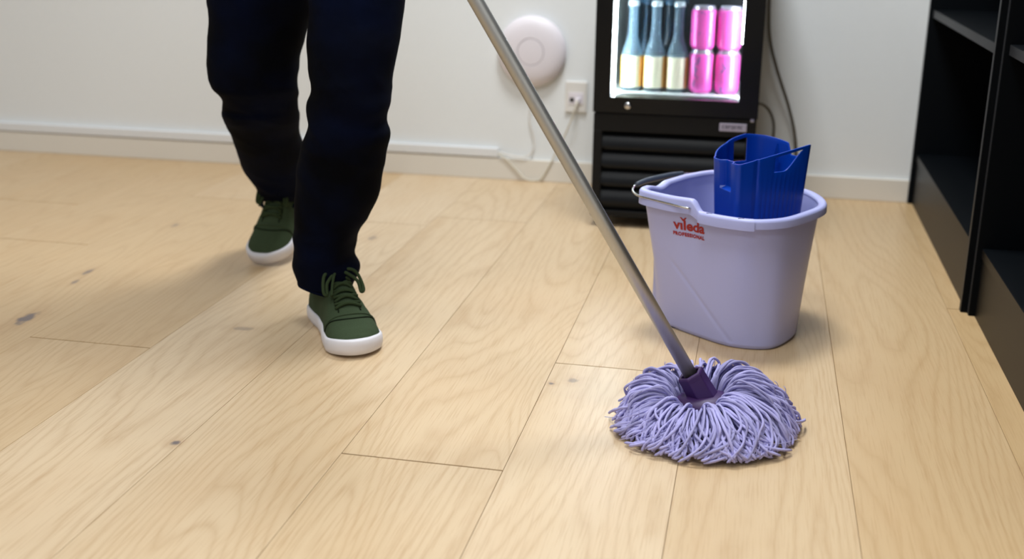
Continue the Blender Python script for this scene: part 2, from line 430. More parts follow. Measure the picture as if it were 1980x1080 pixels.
# bottles and cans inside
bg = mat('clear_glass', (176, 210, 234), 0.08, **{'Transmission Weight': 0.80, 'IOR': 1.28})
dg_ = mat('teal_glass', (12, 52, 70), 0.08, **{'Transmission Weight': 0.6, 'IOR': 1.3})
lab_m = mat('cream_label', (238, 226, 178), 0.45)
tcn = nd(lab_m, 'ShaderNodeTexCoord'); sp = nd(lab_m, 'ShaderNodeSeparateXYZ'); lk(lab_m, tcn.outputs['Object'], sp.inputs[0])
ab = nd(lab_m, 'ShaderNodeMath'); ab.operation = 'ABSOLUTE'; lk(lab_m, sp.outputs[0], ab.inputs[0])
mr = nd(lab_m, 'ShaderNodeMapRange'); mr.inputs[1].default_value = .021; mr.inputs[2].default_value = .026; lk(lab_m, ab.outputs[0], mr.inputs[0])
mxl = nd(lab_m, 'ShaderNodeMix'); mxl.data_type = 'RGBA'; mxl.inputs[6].default_value = (*lin((236, 232, 205)), 1); mxl.inputs[7].default_value = (*lin((232, 172, 60)), 1)
lk(lab_m, mr.outputs[0], mxl.inputs[0]); lk(lab_m, mxl.outputs[2], bsdf(lab_m).inputs['Base Color'])
juice = mat('amber_drink', (236, 178, 60), 0.2)
cap_m = mat('bottle_cap', (205, 218, 226), 0.3, 0.4)
gprof = [(.0, .0), (.024, 0), (.0285, .004), (.0285, .094), (.027, .104), (.020, .124), (.0145, .140), (.0125, .165), (.012, .215), (.0135, .219), (.0135, .228), (.012, .230)]
tealcap = mat('teal_cap', (20, 60, 84), 0.4)
def bottle(x, y, label, glass, lab, capm, drink, group):
    e = empty('bottle', (x, y, SHZ)); tag(e, label, 'bottle', group)
    vs, fs = lathe(gprof[1:], 28); pyd('glass', vs, fs, glass, e, True)
    vs, fs = lathe([(.0290, .010), (.0292, .012), (.0292, .090), (.0290, .092)], 28); pyd('label', vs, fs, lab, e, True)
    vs, fs = lathe([(.0145, .222), (.0150, .224), (.0140, .234), (.011, .236)], 24); pyd('cap', vs, fs, capm, e, True)
    return e
bxs = [-.337, -.276, -.216]
nm = ['nearest the fridge lock, leftmost of the three', 'in the middle of the three', 'beside the pink cans, rightmost of the three']
for x, n in zip(bxs, nm):
    bottle(x, 3.165, 'clear glass bottle with cream and amber label, '+n, bg, lab_m, cap_m, juice, 'clear bottles in the fridge front row')
for x, sd in ((-.306, 'left'), (-.245, 'right')):
    bottle(x, 3.225, 'dark teal bottle in the fridge second row, %s one of the two' % sd, dg_, dg_, tealcap, dg_, 'dark bottles in the fridge second row')
for x, sd in ((-.337, 'left'), (-.276, 'middle'), (-.216, 'right')):
    bottle(x, 3.29, 'dark bottle at the back of the fridge, %s one of three' % sd, dg_, dg_, tealcap, dg_, 'dark bottles in the fridge back row')
pink = mat('pink_can', (236, 96, 190), 0.3, 0.25)
tcp = nd(pink, 'ShaderNodeTexCoord'); mp = nd(pink, 'ShaderNodeMapping'); mp.inputs['Scale'].default_value = (60, 60, 34); lk(pink, tcp.outputs['Object'], mp.inputs[0])
vn = nd(pink, 'ShaderNodeTexNoise'); vn.inputs['Scale'].default_value = 1.0; vn.inputs['Detail'].default_value = 2; lk(pink, mp.outputs[0], vn.inputs['Vector'])
crp = nd(pink, 'ShaderNodeValToRGB'); el = crp.color_ramp.elements; el[0].position = .33; el[0].color = (*lin((130, 92, 150)), 1); el[1].position = .40; el[1].color = (*lin((236, 92, 186)), 1)
lk(pink, vn.outputs[0], crp.inputs[0]); lk(pink, crp.outputs[0], bsdf(pink).inputs['Base Color'])
can_top = mat('can_aluminium', (205, 200, 215), 0.3, 0.8)
CD = .0333
def can(x, y, z, label):
    e = empty('can', (x, y, z)); tag(e, label, 'can', 'pink cans in the fridge'); e.rotation_euler = (0, 0, x*40+z*9)
    vs, fs = lathe([(.025, .001), (.030, .006), (CD, .013), (CD, .098), (.0315, .104)], 32); pyd('body', vs, fs, pink, e, True)
    vs, fs = lathe([(.0315, .104), (.0275, .111), (.0280, .1135), (.0262, .1135), (.0255, .110)], 32); pyd('lid', vs, fs, can_top, e, True)
    vs, fs = lathe([(.022, 0), (.0245, 0), (.025, .001)], 32); pyd('base_rim', vs, fs, can_top, e, True)
for x, s in ((-.1515, 'beside the bottles'), (-.0830, 'beside the fridge door edge')):
    can(x, 3.165, SHZ, 'pink drink can in the lower layer, '+s)
    can(x, 3.165, SHZ+.1136, 'pink drink can stacked on top, '+s)

# cords behind the fridge
tag(tube('power_cord', [(.004, 3.50, .70), (.012, 3.53, .60), (.022, 3.545, .48), (.052, 3.555, .38), (.095, 3.56, .27), (.122, 3.56, .17), (.128, 3.555, .06), (.118, 3.545, .010), (.07, 3.54, .0065), (-.03, 3.54, .0065)], .0045, M['cord'], sub=8), 'thick olive power cord hanging down beside the fridge', 'cord')
tag(tube('power_cord', [(.000, 3.50, .288), (.020, 3.53, .280), (.042, 3.545, .255), (.055, 3.55, .215), (.054, 3.55, .15), (.050, 3.545, .05), (.035, 3.535, .007), (-.02, 3.53, .0065)], .0038, M['cord'], sub=8), 'thin olive cord looping out low beside the fridge', 'cord')

# ------------------------------------------------------------------ wall devices
ap = empty('access_point', (-.690, YW, .408)); tag(ap, 'round white wireless access point mounted on the back wall', 'access point')
vs, fs = lathe([(.098, 0), (.106, .006), (.1075, .014), (.105, .020), (.096, .028), (.080, .0335), (.058, .0365), (.0425, .0375), (.0415, .0362), (.0400, .0362), (.039, .0375), (.02, .0385), (.002, .0387)], 72)
o = pyd('housing', vs, fs, M['white_pl'], ap, True); o.rotation_euler = (PI/2, 0, 0); autosmooth(o, 40)
rg = mat('ring_groove', (186, 180, 186), 0.5)
vs, fs = tubegeo([(.0407*math.cos(2*PI*i/64), .0407*math.sin(2*PI*i/64), .0366) for i in range(64)], .0007, 6, True)
o = pyd('light_ring', vs, fs, rg, ap, True); o.rotation_euler = (PI/2, 0, 0)
sk = empty('network_socket', (-.549, YW, .272)); tag(sk, 'white network wall socket with one plugged white cable', 'wall socket')
box('plate', (-.034, -.009, -.048), (.034, 0, .048), M['white_pl2'], sk, .003)
box('module', (-.023, -.011, -.022), (.023, -.007, .014), M['white_pl'], sk, .001)
box('port', (-.019, -.0116, -.015), (-.006, -.0105, -.002), M['black_pl'], sk)
box('plug', (.001, -.030, -.016), (.013, -.010, -.002), M['white_pl'], sk, .002)
tag(tube('network_cable', [(-.542, YW-.030, .263), (-.545, YW-.040, .245), (-.560, YW-.035, .20), (-.585, YW-.02, .14), (-.61, YW-.017, .09), (-.63, YW-.018, .05), (-.655, YW-.02, .006)], .0028, M['wcord'], sub=8), 'white cable hanging from the network wall socket', 'cable')
tag(tube('network_cable', [(-.690, YW-.008, .315), (-.694, YW-.006, .25), (-.694, YW-.006, .19), (-.680, YW-.008, .14), (-.682, YW-.012, .10), (-.705, YW-.016, .078), (-.745, YW-.016, .078), (-.793, YW-.010, .088)], .0028, M['white_pl2'], sub=8), 'white cable running from the round access point to the trunking', 'cable')
tag(tube('network_cable', [(-.793, YW-.016, .083), (-.765, YW-.018, .066), (-.735, YW-.018, .036), (-.700, YW-.020, .006), (-.66, YW-.018, .005)], .0026, M['wcord'], sub=8), 'cream cable running from the trunking end down to the floor', 'cable')

# ------------------------------------------------------------------ bucket
BC = (-.03, 2.32)
RIM = [(-.211, 2.262), (-.156, 2.219), (-.112, 2.200), (-.054, 2.165), (.0115, 2.149), (.070, 2.176), (.114, 2.237), (.145, 2.30), (.151, 2.356), (.135, 2.422), (.104, 2.466), (.03, 2.502), (-.072, 2.502), (-.130, 2.450), (-.158, 2.404), (-.187, 2.345), (-.212, 2.300)]
BOT = [(-.186, 2.352), (-.168, 2.298), (-.131, 2.264), (-.074, 2.221), (-.021, 2.190), (.031, 2.184), (.072, 2.203), (.107, 2.272), (.112, 2.335), (.095, 2.395), (.03, 2.435), (-.06, 2.440), (-.14, 2.410)]
def polar(pts):
    P = crom(pts, 14, True); L = sorted((math.atan2(y-BC[1], x-BC[0]), math.hypot(x-BC[0], y-BC[1])) for x, y in P)
    L = [(L[-1][0]-2*PI, L[-1][1])]+L+[(L[0][0]+2*PI, L[0][1])]
    def f(t):
        t = (t+PI) % (2*PI)-PI
        for a, b in zip(L, L[1:]):
            if a[0] <= t <= b[0]:
                return a[1]+(b[1]-a[1])*((t-a[0])/(b[0]-a[0]) if b[0] > a[0] else 0)
        return L[0][1]
    return f
rimR, botR = polar(RIM), polar(BOT)
def ang(x, y): return math.atan2(y-BC[1], x-BC[0])
def sstep(a, b, x):
    t = max(0, min(1, (x-a)/(b-a))); return t*t*(3-2*t)
TH_PIV = ang(-.110, 2.203); TH_STEP = ang(-.088, 2.188); TH_BK = ang(-.060, 2.503); TH_BK2 = ang(-.03, 2.505)
def rim_raise(t):
    """1 on the raised spout half, 0 on the round half"""
    t = (t+PI) % (2*PI)-PI
    if t < 0: return 1-sstep(TH_PIV, TH_STEP, t)
    return sstep(TH_BK2, TH_BK, t)
def rimz(t):
    tt = (t+PI) % (2*PI)
    spd = max(0, 1-abs(((t-ang(-.185, 2.335)+PI) % (2*PI))-PI)/.22)
    return .267+.021*rim_raise(t)-.007*sstep(0, 1, spd)
def bucketR(t, z):
    zr = rimz(t); s = max(0, min(1, z/.262)); a = botR(t); b = rimR(t)-.013
    return a+(b-a)*(s**1.15)
bk = empty('mop_bucket', (BC[0], BC[1], 0)); tag(bk, 'lilac plastic mop bucket with wire handle and red printed lettering', 'bucket')
NS, NZ = 260, 100
vs, fs = [], []
CR0 = Vector((-.142, 2.232, .150)); CR1 = Vector((-.016, 2.190, .010))
def crease(t, z, x, y):
    # shallow diagonal facet at the lower left front
    if not (-PI < t < -.8): return 0
    d = Vector((x-CR1.x, z-CR1.z)); L = Vector((CR0.x-CR1.x, CR0.z-CR1.z)).normalized()
    s = L.x*d.y-L.y*d.x          # >0 on one side
    return max(0, s)*.05+.0016*math.exp(-(s/.0035)**2)*sstep(.165, .14, z) if d.dot(L) > 0 else 0
for j in range(NZ+1):
    for i in range(NS):
        t = -PI+2*PI*i/NS; z = .005+(rimz(t)-.004-.005)*j/NZ
        r = bucketR(t, z); x, y = BC[0]+r*math.cos(t), BC[1]+r*math.sin(t)
        r -= crease(t, z, x, y)
        if j == 0: r -= .004
        vs.append((r*math.cos(t), r*math.sin(t), z if j else .0015))
for j in range(NZ):
    for i in range(NS):
        k = (i+1) % NS; fs.append((j*NS+i, j*NS+k, (j+1)*NS+k, (j+1)*NS+i))
vs.append((0, 0, .0015)); c = len(vs)-1
for i in range(NS): fs.append((c, (i+1) % NS, i))
bo = pyd('body', vs, fs, M['bucket'], bk, True)
sm = bo.modifiers.new('thick', 'SOLIDIFY'); sm.thickness = .003; sm.offset = -1
autosmooth(bo, 50)
def rimsweep(t0, t1, n, closed, grow, drop, top):
    vs, fs = [], []
    for i in range(n+(0 if closed else 1)):
        t = t0+(t1-t0)*i/n; R = rimR(t)+grow; z = rimz(t)+top; hs = drop+.012*rim_raise(t)
        dr = Vector((math.cos(t), math.sin(t), 0))
        for (dn, dz) in ((-.017, -.006), (-.0165, -.001), (-.013, .0012), (-.006, .0015), (-.002, 0), (0, -.004), (.0004, -hs), (-.0025, -hs), (-.003, -.006)):
            p = dr*(R+dn); vs.append((p.x, p.y, z+dz))
    m = 9
    for i in range(n if closed else n):
        j = (i+1) % n if closed else i+1
        for k in range(m):
            l = (k+1) % m; fs.append((i*m+k, j*m+k, j*m+l, i*m+l))
    if not closed:
        fs.append(tuple(range(m))); fs.append(tuple(n*m+k for k in range(m-1, -1, -1)))
    return vs, fs
vs, fs = rimsweep(-PI, PI, 200, True, 0, .016, 0)
o = pyd('rim', vs, fs, M['bucket'], bk, True); autosmooth(o, 60)
tA, tB = ang(-.092, 2.19), ang(.012, 2.149)
vs, fs = rimsweep(tA, tB, 30, False, .0035, .020, .0012)
o = pyd('rim_clip', vs, fs, M['bucket'], bk, True); autosmooth(o, 45)
# the two moulded marks on the clip
for q in (.22, .80):
    t = tA+(tB-tA)*q; R = rimR(t)-.003
    bmk = bmesh.new(); boxbm(bmk, (-.002, -.007, 0), (.002, .007, .0008)); mk = fromb('clip_mark', bmk, M['bucketdk'], o)
    mk.location = (R*math.cos(t), R*math.sin(t), rimz(t)+.0024); mk.rotation_euler = (0, 0, t); mk.scale = (.35, .8, 1)
# base ring in a dark colour that paints the shadow gap
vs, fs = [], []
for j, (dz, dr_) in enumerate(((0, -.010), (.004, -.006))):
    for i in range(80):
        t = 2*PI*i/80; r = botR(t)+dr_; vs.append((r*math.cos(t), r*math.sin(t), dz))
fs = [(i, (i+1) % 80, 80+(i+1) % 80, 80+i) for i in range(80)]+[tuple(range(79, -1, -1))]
pyd('gap_shade_ring', vs, fs, M['bucketdk'], bk)
# wire bail with dark grip
def L_(p): return (p[0]-BC[0], p[1]-BC[1], p[2])
bail = [(-.108, 2.207, .2745), (-.110, 2.199, .2725), (-.117, 2.1950, .2735), (-.146, 2.212, .275), (-.189, 2.242, .276), (-.217, 2.266, .276), (-.231, 2.300, .276), (-.234, 2.330, .276), (-.231, 2.362, .2765), (-.214, 2.398, .278), (-.190, 2.432, .279), (-.166, 2.465, .279), (-.145, 2.486, .279), (-.117, 2.502, .277), (-.082, 2.515, .272), (-.068, 2.516, .268), (-.066, 2.505, .267)]
tube('bail_wire', [L_(p) for p in bail], .0021, M['chrome'], bk, 10, sub=6)
gr = [p for p in bail[8:13]]
gp_ = crom([L_(p) for p in gr], 8)
vs, fs = tubegeo(gp_, [.0052+.0012*math.sin(PI*i/(len(gp_)-1)) for i in range(len(gp_))], 14); pyd('grip', vs, fs, M['grip'], bk, True)
# lettering
def place_text(s, size, off, x0, z0, spacing, name, width):
    me = textmesh(s, size, off, spacing)
    xs = [v.co.x for v in me.vertices]; mn, mxx = min(xs), max(xs); k = width/(mxx-mn)
    e = Vector((.057, -.035)).normalized()
    for v in me.vertices:
        tx = (v.co.x-mn)*k; ty = v.co.y
        p = Vector((x0[0], x0[1]))+e*tx; t = ang(p.x, p.y); z = z0+ty
        r = bucketR(t, z)+.0007; v.co = (r*math.cos(t), r*math.sin(t), z)
    o = link(name, me, M['red'], bk)
    return o
place_text('vıleda', .0275, .0009, (-.1345, 2.237), .2235, 1.0, 'lettering', .0655)
place_text('PROFESSIONAL', .0100, .00055, (-.1365, 2.2375), .2105, 1.15, 'lettering', .0675)
ck = bmesh.new()                                             # the tick above the i
ckp = [(-.0062, .0055), (-.0030, .0050), (0, .0018), (.0032, .0058), (.0062, .0052), (.0012, -.0022), (-.0012, -.0022)]
vv = []
ev = Vector((.057, -.035)).normalized()
for (a, b) in ckp:
    p = Vector((-.1345, 2.237))+ev*(.0205+a); t = ang(p.x, p.y); z = .2235+.0195+b; r = bucketR(t, z)+.0007
    vv.append(ck.verts.new((r*math.cos(t), r*math.sin(t), z)))
ck.faces.new([vv[0], vv[6], vv[2], vv[1]]); ck.faces.new([vv[6], vv[5], vv[2]]); ck.faces.new([vv[2], vv[5], vv[4], vv[3]])
fromb('lettering', ck, M['red'], bk, recalc=False)

# ------------------------------------------------------------------ blue wringer basket
ws = empty('wringer_basket', (.01, 2.31, .01)); tag(ws, 'bright blue plastic mop wringer standing in the lilac bucket', 'wringer')
WO = Vector((.01, 2.31, .01))
TOP = dict(L=(-.071, 2.290, .356), F=(-.023, 2.212, .360), T=(.106, 2.325, .384), BR=(.069, 2.400, .373), B2=(.022, 2.422, .380), B=(-.019, 2.405, .384), B0=(-.053, 2.360, .372))
cx, cy = .015, 2.315
def bottom(p, z=.10, s=.80): return Vector((cx+(p[0]-cx)*s, cy+(p[1]-cy)*s, z))
# outline as a chain of columns: (x,y,ztop, segment)
chain = []
def seg(a, b, n, tagname, bulge=0.0, zb=0.0):
    A, B = Vector(a), Vector(b); nrm = Vector((B.y-A.y, -(B.x-A.x), 0)).normalized()
    for i in range(n):
        u = i/n; p = A.lerp(B, u)+nrm*bulge*4*u*(1-u); p.z += zb*4*u*(1-u)
        chain.append((p, tagname, u))
seg((-.069, 2.282, .3555), (-.030, 2.216, .3595), 16, 'fl')
seg((-.030, 2.216, .3595), (-.017, 2.216, .3605), 5, 'fc', .004)
seg((-.017, 2.216, .3605), TOP['T'], 40, 'fr', .006, .002)
seg(TOP['T'], (.100, 2.345, .380), 4, 'tip', .006, .0)
seg((.100, 2.345, .352), (.072, 2.396, .350), 10, 'rt', .003)
seg((.069, 2.400, .373), (.022, 2.426, .381), 12, 'bk', .006)
seg((.022, 2.426, .381), (-.018, 2.410, .385), 10, 'bk2', .004)
seg((-.018, 2.410, .385), (-.054, 2.362, .373), 12, 'bl', .006)
seg((-.054, 2.362, .373), (-.072, 2.300, .357), 12, 'll', .006)
seg((-.072, 2.300, .357), (-.069, 2.282, .3555), 4, 'lc', .003)
NC = len(chain); ROW = 15
vs = []; hole = set()
cent = Vector((cx, cy, 0))
for ci, (p, tg, u) in enumerate(chain):
    b = bottom(p)
    zt = p.z; levels = [i/9 for i in range(10)]
    zl = [.10+(.30-.10)*l for l in levels]          # up to z .30
    if tg == 'fr':
        lo_ = .300+.048*sstep(.50, .58, u) if False else None
        zlow = .338+(.376-.338)*sstep(.60, .93, u) if u > .42 else zt-.012
        zst = zt-.006
        zlow = min(zlow, zst-.0005)
        zl += [.30+(zlow-.30)*.5, zlow, (zlow+zst)/2, zst, zt]
        if .44 < u < .90: hole.add((ci, 11)); hole.add((ci, 12))
    elif tg in ('bl', 'bk2'):
        zl += [.318, .330, .352, zt-.008, zt]
        inhole = (tg == 'bl' and u < .50) or (tg == 'bk2' and u > .85)
        if inhole: hole.add((ci, 11)); hole.add((ci, 12))
    else:
        zl += [.305, .318, .335, zt-.008, zt]
    for z in zl:
        f = (z-.10)/(zt-.10); q = b.lerp(p, max(0, f)); q.z = z
        inw = (cent-Vector((q.x, q.y, 0))).normalized()
        if tg == 'fl' and .2 < u < .76 and z > .303:
            q += inw*.012
        if tg == 'fr' and .22 < u < .95 and z < .326 and ci % 3 == 0:
            q += inw*.0013
        if tg == 'fr' and .16 < u < .21: q += inw*.004
        vs.append(q-WO)
fs = []
for ci in range(NC):
    cj = (ci+1) % NC
    for r in range(ROW-1):
        if (ci, r) in hole: continue
        fs.append((ci*ROW+r, cj*ROW+r, cj*ROW+r+1, ci*ROW+r+1))
bi = len(vs); vs.append(Vector((cx, cy, .10))-WO)
for ci in range(NC): fs.append(((ci+1) % NC*ROW, ci*ROW, bi))
o = pyd('basket', vs, fs, M['blue'], ws, True)
sm = o.modifiers.new('thick', 'SOLIDIFY'); sm.thickness = .0028; sm.offset = 0
bmn = bmesh.new(); bmn.from_mesh(o.data); bmesh.ops.recalc_face_normals(bmn, faces=bmn.faces); bmn.to_mesh(o.data); bmn.free()
bv = o.modifiers.new('edge', 'BEVEL'); bv.width = .0009; bv.segments = 2; bv.limit_method = 'ANGLE'; bv.angle_limit = math.radians(50)
autosmooth(o, 32)
# stems down to the bucket floor, inner fin
for (dx, dy) in ((-.03, -.03), (.035, -.02), (.03, .04), (-.03, .035)):
    bmn = bmesh.new(); boxbm(bmn, (cx+dx-.006-WO.x, cy+dy-.006-WO.y, -.006), (cx+dx+.006-WO.x, cy+dy+.006-WO.y, .092), .001)
    fromb('foot', bmn, M['blue'], ws)
pyd('fin', [Vector(p)-WO for p in ((.040, 2.405, .335), (.052, 2.380, .335), (.046, 2.385, .372), (.043, 2.405, .335), (.055, 2.382, .335), (.049, 2.387, .372))], [(0, 1, 2), (5, 4, 3), (0, 3, 4, 1), (1, 4, 5, 2), (2, 5, 3, 0)], M['blue'], ws)

# ------------------------------------------------------------------ mop
MC = Vector((-.058, 1.822, 0))
mop = empty('wet_mop', (MC.x, MC.y, 0)); tag(mop, 'lilac string mop with purple socket and long metal handle', 'mop')
PD = Vector((-.606, -.047, 1)).normalized(); PB = Vector((-.0635, 1.820, .064))
def ml(p): return (p[0]-MC.x, p[1]-MC.y, p[2])
a = PB-PD*.012; b_ = PB+PD*1.33
tube('handle', [ml(a), ml(PB+PD*.4), ml(PB+PD*.9), ml(b_)], .0116, M['alu'], mop, 32)
tube('handle_grip', [ml(PB+PD*1.20), ml(PB+PD*1.345)], .0135, M['purple'], mop, 24)
# socket: hexagonal cup around the handle end, tilted with it, over an oval plate
ax = PD; sx_ = Vector((1, 0, 0)); sx_ = (sx_-ax*sx_.dot(ax)).normalized(); sy_ = ax.cross(sx_)
vs, fs = [], []
prof = [(.0260, -.040), (.0255, -.030), (.0235, .018), (.0240, .026), (.0225, .030), (.0165, .030), (.0145, .012), (.0140, -.02)]
for (r, h) in prof:
    for k in range(6):
        an = 2*PI*k/6+.35
        vs.append(ml(PB+ax*(h-.006)+sx_*r*math.cos(an)+sy_*r*math.sin(an)))
n = len(prof)
for j in range(n-1):
    for k in range(6): l = (k+1) % 6; fs.append((j*6+k, j*6+l, (j+1)*6+l, (j+1)*6+k))
fs.append(tuple(range(5, -1, -1)))
fs.append(tuple((n-1)*6+k for k in range(6)))
o = pyd('socket', vs, fs, M['purple'], mop)
bv = o.modifiers.new('bev', 'BEVEL'); bv.width = .002; bv.segments = 2
vs, fs = [], []
for (sc_, z) in ((.95, .024), (1, .029), (.98, .037), (.80, .046), (.5, .050)):
    for k in range(28):
        an = 2*PI*k/28; vs.append((sc_*.052*math.cos(an)+.008, sc_*.040*math.sin(an)-.004, z+.10*sc_*.05*math.cos(an)))
for j in range(4):
    for k in range(28): l = (k+1) % 28; fs.append((j*28+k, j*28+l, (j+1)*28+l, (j+1)*28+k))
fs.append(tuple(range(27, -1, -1))); fs.append(tuple(4*28+k for k in range(28)))
pyd('socket_plate', vs, fs, M['purple'], mop, True)
def rend(th):
    # reach of the yarn by direction: 0 = right, -90 = towards the camera
    c, s = math.cos(th), math.sin(th)
    r = .150+.010*c-.024*s
    if c < 0: r -= .012*(-c)
    return r
def strand(th, lay, rnd, seg=30):
    c, sn = math.cos(th), math.sin(th)
    re = rend(th)*(1.04-.17*lay*rnd.random()-.06*rnd.random()); r0 = .038+.010*rnd.random()
    th += .09*math.sin(th*13+1)+.05*math.sin(th*29); swirl = rnd.gauss(0, .17)+.12*math.sin(th*5+2); dth = rnd.gauss(0, .07)
    hi = .074+.010*max(0, c)-.006*max(0, -c)-.022*max(0, -sn-.15)+.002*max(0, sn)
    pk = (.028+(hi-.028)*lay)*(.92+.16*rnd.random())
    r1 = .070+.022*rnd.random(); ze = .003+.008*rnd.random()+.012*lay*rnd.random()
    P = []
    pts = [(0, r0, .024+.008*lay), (.13, r0+.010, min(pk*.84, .030+.045*lay)), (.33, r1, pk), (.55, (r1+re)/2+.010, pk*.82), (.76, re-.016*rnd.random()*lay-.006, pk*.46+.004), (1, re, ze)]
    w1, w2, w3 = rnd.uniform(0, 6), rnd.uniform(0, 6), rnd.uniform(5, 11); amp = rnd.uniform(.001, .006)
    if rnd.random() < .16: dth += rnd.choice((-1, 1))*rnd.uniform(.25, .7)
    Q = crom([(p[1], p[2], p[0]) for p in pts], max(2, seg//5))
    for (r, z, u) in Q:
        tt = th+dth*u+swirl*u*u
        wob = amp*math.sin(w1+u*w3)*u
        x, y = r*math.cos(tt)-wob*math.sin(tt), r*math.sin(tt)+wob*math.cos(tt)
        P.append((x, y, max(.003, z+.003*math.sin(w2+u*w3*.8))))
    return P
rnd = random.Random(11)
for i in range(290):
    th = 2*PI*(i+rnd.random())/290*1.0
    P = strand(th, .45+.55*rnd.random(), rnd, 40)
    R = .00245*rnd.uniform(.85, 1.15)
    rr = [R]*(len(P)-2)+[R*.85, R*.45]
    vs, fs = tubegeo(P, rr, 6, twist=.16, tw=1.05)
    pyd('yarn_strand', vs, fs, M['yarn'], mop, True)
vs, fs = [], []
for i in range(420):
    th = 2*PI*rnd.random(); P = strand(th, .62*rnd.random(), rnd, 25)
    R = .0024; tubegeo(P, [R]*(len(P)-1)+[R*.5], 5, vs=vs, fs=fs, twist=.16, tw=1.5)
for i in range(120):                         # loose thin threads
    th = 2*PI*rnd.random(); P = strand(th, rnd.uniform(.5, 1.0), rnd, 25); n0 = len(P)*3//5
    tubegeo([(x*1.02, y*1.02, z+.002) for x, y, z in P[n0:]], .0006, 4, vs=vs, fs=fs)
tag(pyd('yarn_underlayer', vs, fs, M['yarn'], mop, True), kind='stuff')

# ------------------------------------------------------------------ person
per = empty('person', (-.86, 2.25, 0)); PO = Vector((-.86, 2.25, 0))
tag(per, 'person in dark jeans and green sneakers walking and holding the mop', 'person')
def pl(p): return (p[0]-PO.x, p[1]-PO.y, p[2]-PO.z)
FRONT = [(-.756, 2.160, .647, .090), (-.756, 2.150, .612, .088), (-.758, 2.130, .564, .087), (-.758, 2.120, .525, .081), (-.754, 2.110, .494, .074), (-.759, 2.100, .463, .079), (-.762, 2.100, .437, .073), (-.762, 2.100, .423, .072), (-.761, 2.100, .405, .080), (-.774, 2.110, .367, .082), (-.784, 2.115, .333, .085), (-.795, 2.120, .276, .083), (-.810, 2.125, .229, .074), (-.827, 2.130, .189, .063), (-.834, 2.130, .146, .060), (-.828, 2.130, .132, .069), (-.827, 2.130, .118, .069), (-.826, 2.125, .102, .061), (-.825, 2.120, .088, .052)]
REAR = [(-1.014, 2.300, .632, .112), (-1.015, 2.300, .609, .106), (-1.025, 2.300, .569, .101), (-1.034, 2.290, .516, .096), (-1.033, 2.285, .485, .093), (-1.031, 2.285, .456, .089), (-1.030, 2.300, .439, .082), (-1.028, 2.310, .426, .075), (-1.050, 2.350, .385, .082), (-1.073, 2.420, .330, .074), (-1.090, 2.490, .268, .076), (-1.105, 2.540, .223, .075), (-1.109, 2.590, .173, .060), (-1.121, 2.620, .138, .052)]
def legrings(L, top, dep):
    rows = crom([(x-hw, x+hw, y, z) for x, y, z, hw in top+L], 6); n = len(rows); W = 13
    out = []
    for i, (a, b, y, z) in enumerate(rows):
        win = [rows[min(n-1, max(0, k))] for k in range(i-W, i+W+1)]
        am = sum(q[0] for q in win)/len(win); bm_ = sum(q[1] for q in win)/len(win)
        out.append((a, b, am, bm_, y, z, (bm_-am)/2*dep(z)))
    return out
def legmesh2(bm, rings, seg=48):
    R = []
    for (a, b, am, bb, y, z, hd) in rings:
        row = []
        for k in range(seg):
            t = 2*PI*k/seg; c, sn = math.cos(t), math.sin(t)
            dev = (b-bb) if c > 0 else (a-am)
            row.append(bm.verts.new(pl(((am+bb)/2+(bb-am)/2*c+dev*abs(c)**3, y+hd*sn, z))))
        R.append(row)
    for p, q in zip(R, R[1:]):
        for k in range(seg):
            l = (k+1) % seg; bm.faces.new((p[k], p[l], q[l], q[k]))
    bm.faces.new(R[0][::-1]); bm.faces.new(R[-1])
def legmesh(bm, rings, seg=40):
    R = []
    for (x, y, z, hw, hd) in rings:
        R.append([bm.verts.new(pl((x+hw*math.cos(2*PI*k/seg), y+hd*math.sin(2*PI*k/seg), z))) for k in range(seg)])
    for a, b in zip(R, R[1:]):
        for k in range(seg):
            l = (k+1) % seg; bm.faces.new((a[k], a[l], b[l], b[k]))
    bm.faces.new(R[0][::-1]); bm.faces.new(R[-1])
bm = bmesh.new()
legmesh2(bm, legrings(FRONT, [(-.800, 2.225, .900, .125), (-.785, 2.210, .830, .118), (-.768, 2.190, .760, .104), (-.758, 2.172, .700, .095)], lambda z: 1.05 if z > .2 else 1.1))
legmesh2(bm, legrings(REAR, [(-.945, 2.270, .900, .125), (-.960, 2.280, .830, .124), (-.980, 2.290, .760, .120), (-.995, 2.297, .700, .119)], lambda z: 1.0 if z > .40 else 1.15))
pel = [(-.875, 2.245, 1.04, .165, .115), (-.875, 2.245, .98, .175, .122), (-.875, 2.245, .92, .185, .130), (-.875, 2.245, .85, .180, .130), (-.875, 2.24, .80, .12, .10)]
legmesh(bm, crom(pel, 4))
tro = fromb('trousers', bm, M['denim'], per, True)
rm = tro.modifiers.new('rm', 'REMESH'); rm.mode = 'VOXEL'; rm.voxel_size = .005; rm.use_smooth_shade = True
s1 = tro.modifiers.new('sm', 'SMOOTH'); s1.iterations = 1; s1.factor = .5
dg = bpy.context.evaluated_depsgraph_get(); me2 = bpy.data.meshes.new_from_object(tro.evaluated_get(dg))
tro.modifiers.clear(); tro.data = me2
for v, nn in [(v, v.normal.copy()) for v in me2.vertices]:
    z = v.co.z; x, y = v.co.x, v.co.y
    kn = math.exp(-((z-.44)/.09)**2)+.9*math.exp(-((z-.15)/.05)**2)+.35
    q = Vector((x*5, y*5, z*15+x*9)); w_ = Vector((noise.noise(q*.5), noise.noise(q*.5+Vector((9, 2, 4))), 0))*.5
    f = 1-2*abs(noise.noise(q+w_)); f2 = noise.noise(Vector((x*4, y*4, z*3))); f3 = 1-2*abs(noise.noise(Vector((x*9-z*6, y*9, z*26))))
    v.co += nn*((.0055*kn*(f-.55)+.004*f2+.0022*kn*(f3-.3))*(.30+.70*abs(nn.y)))
for p in me2.polygons: p.use_smooth = True
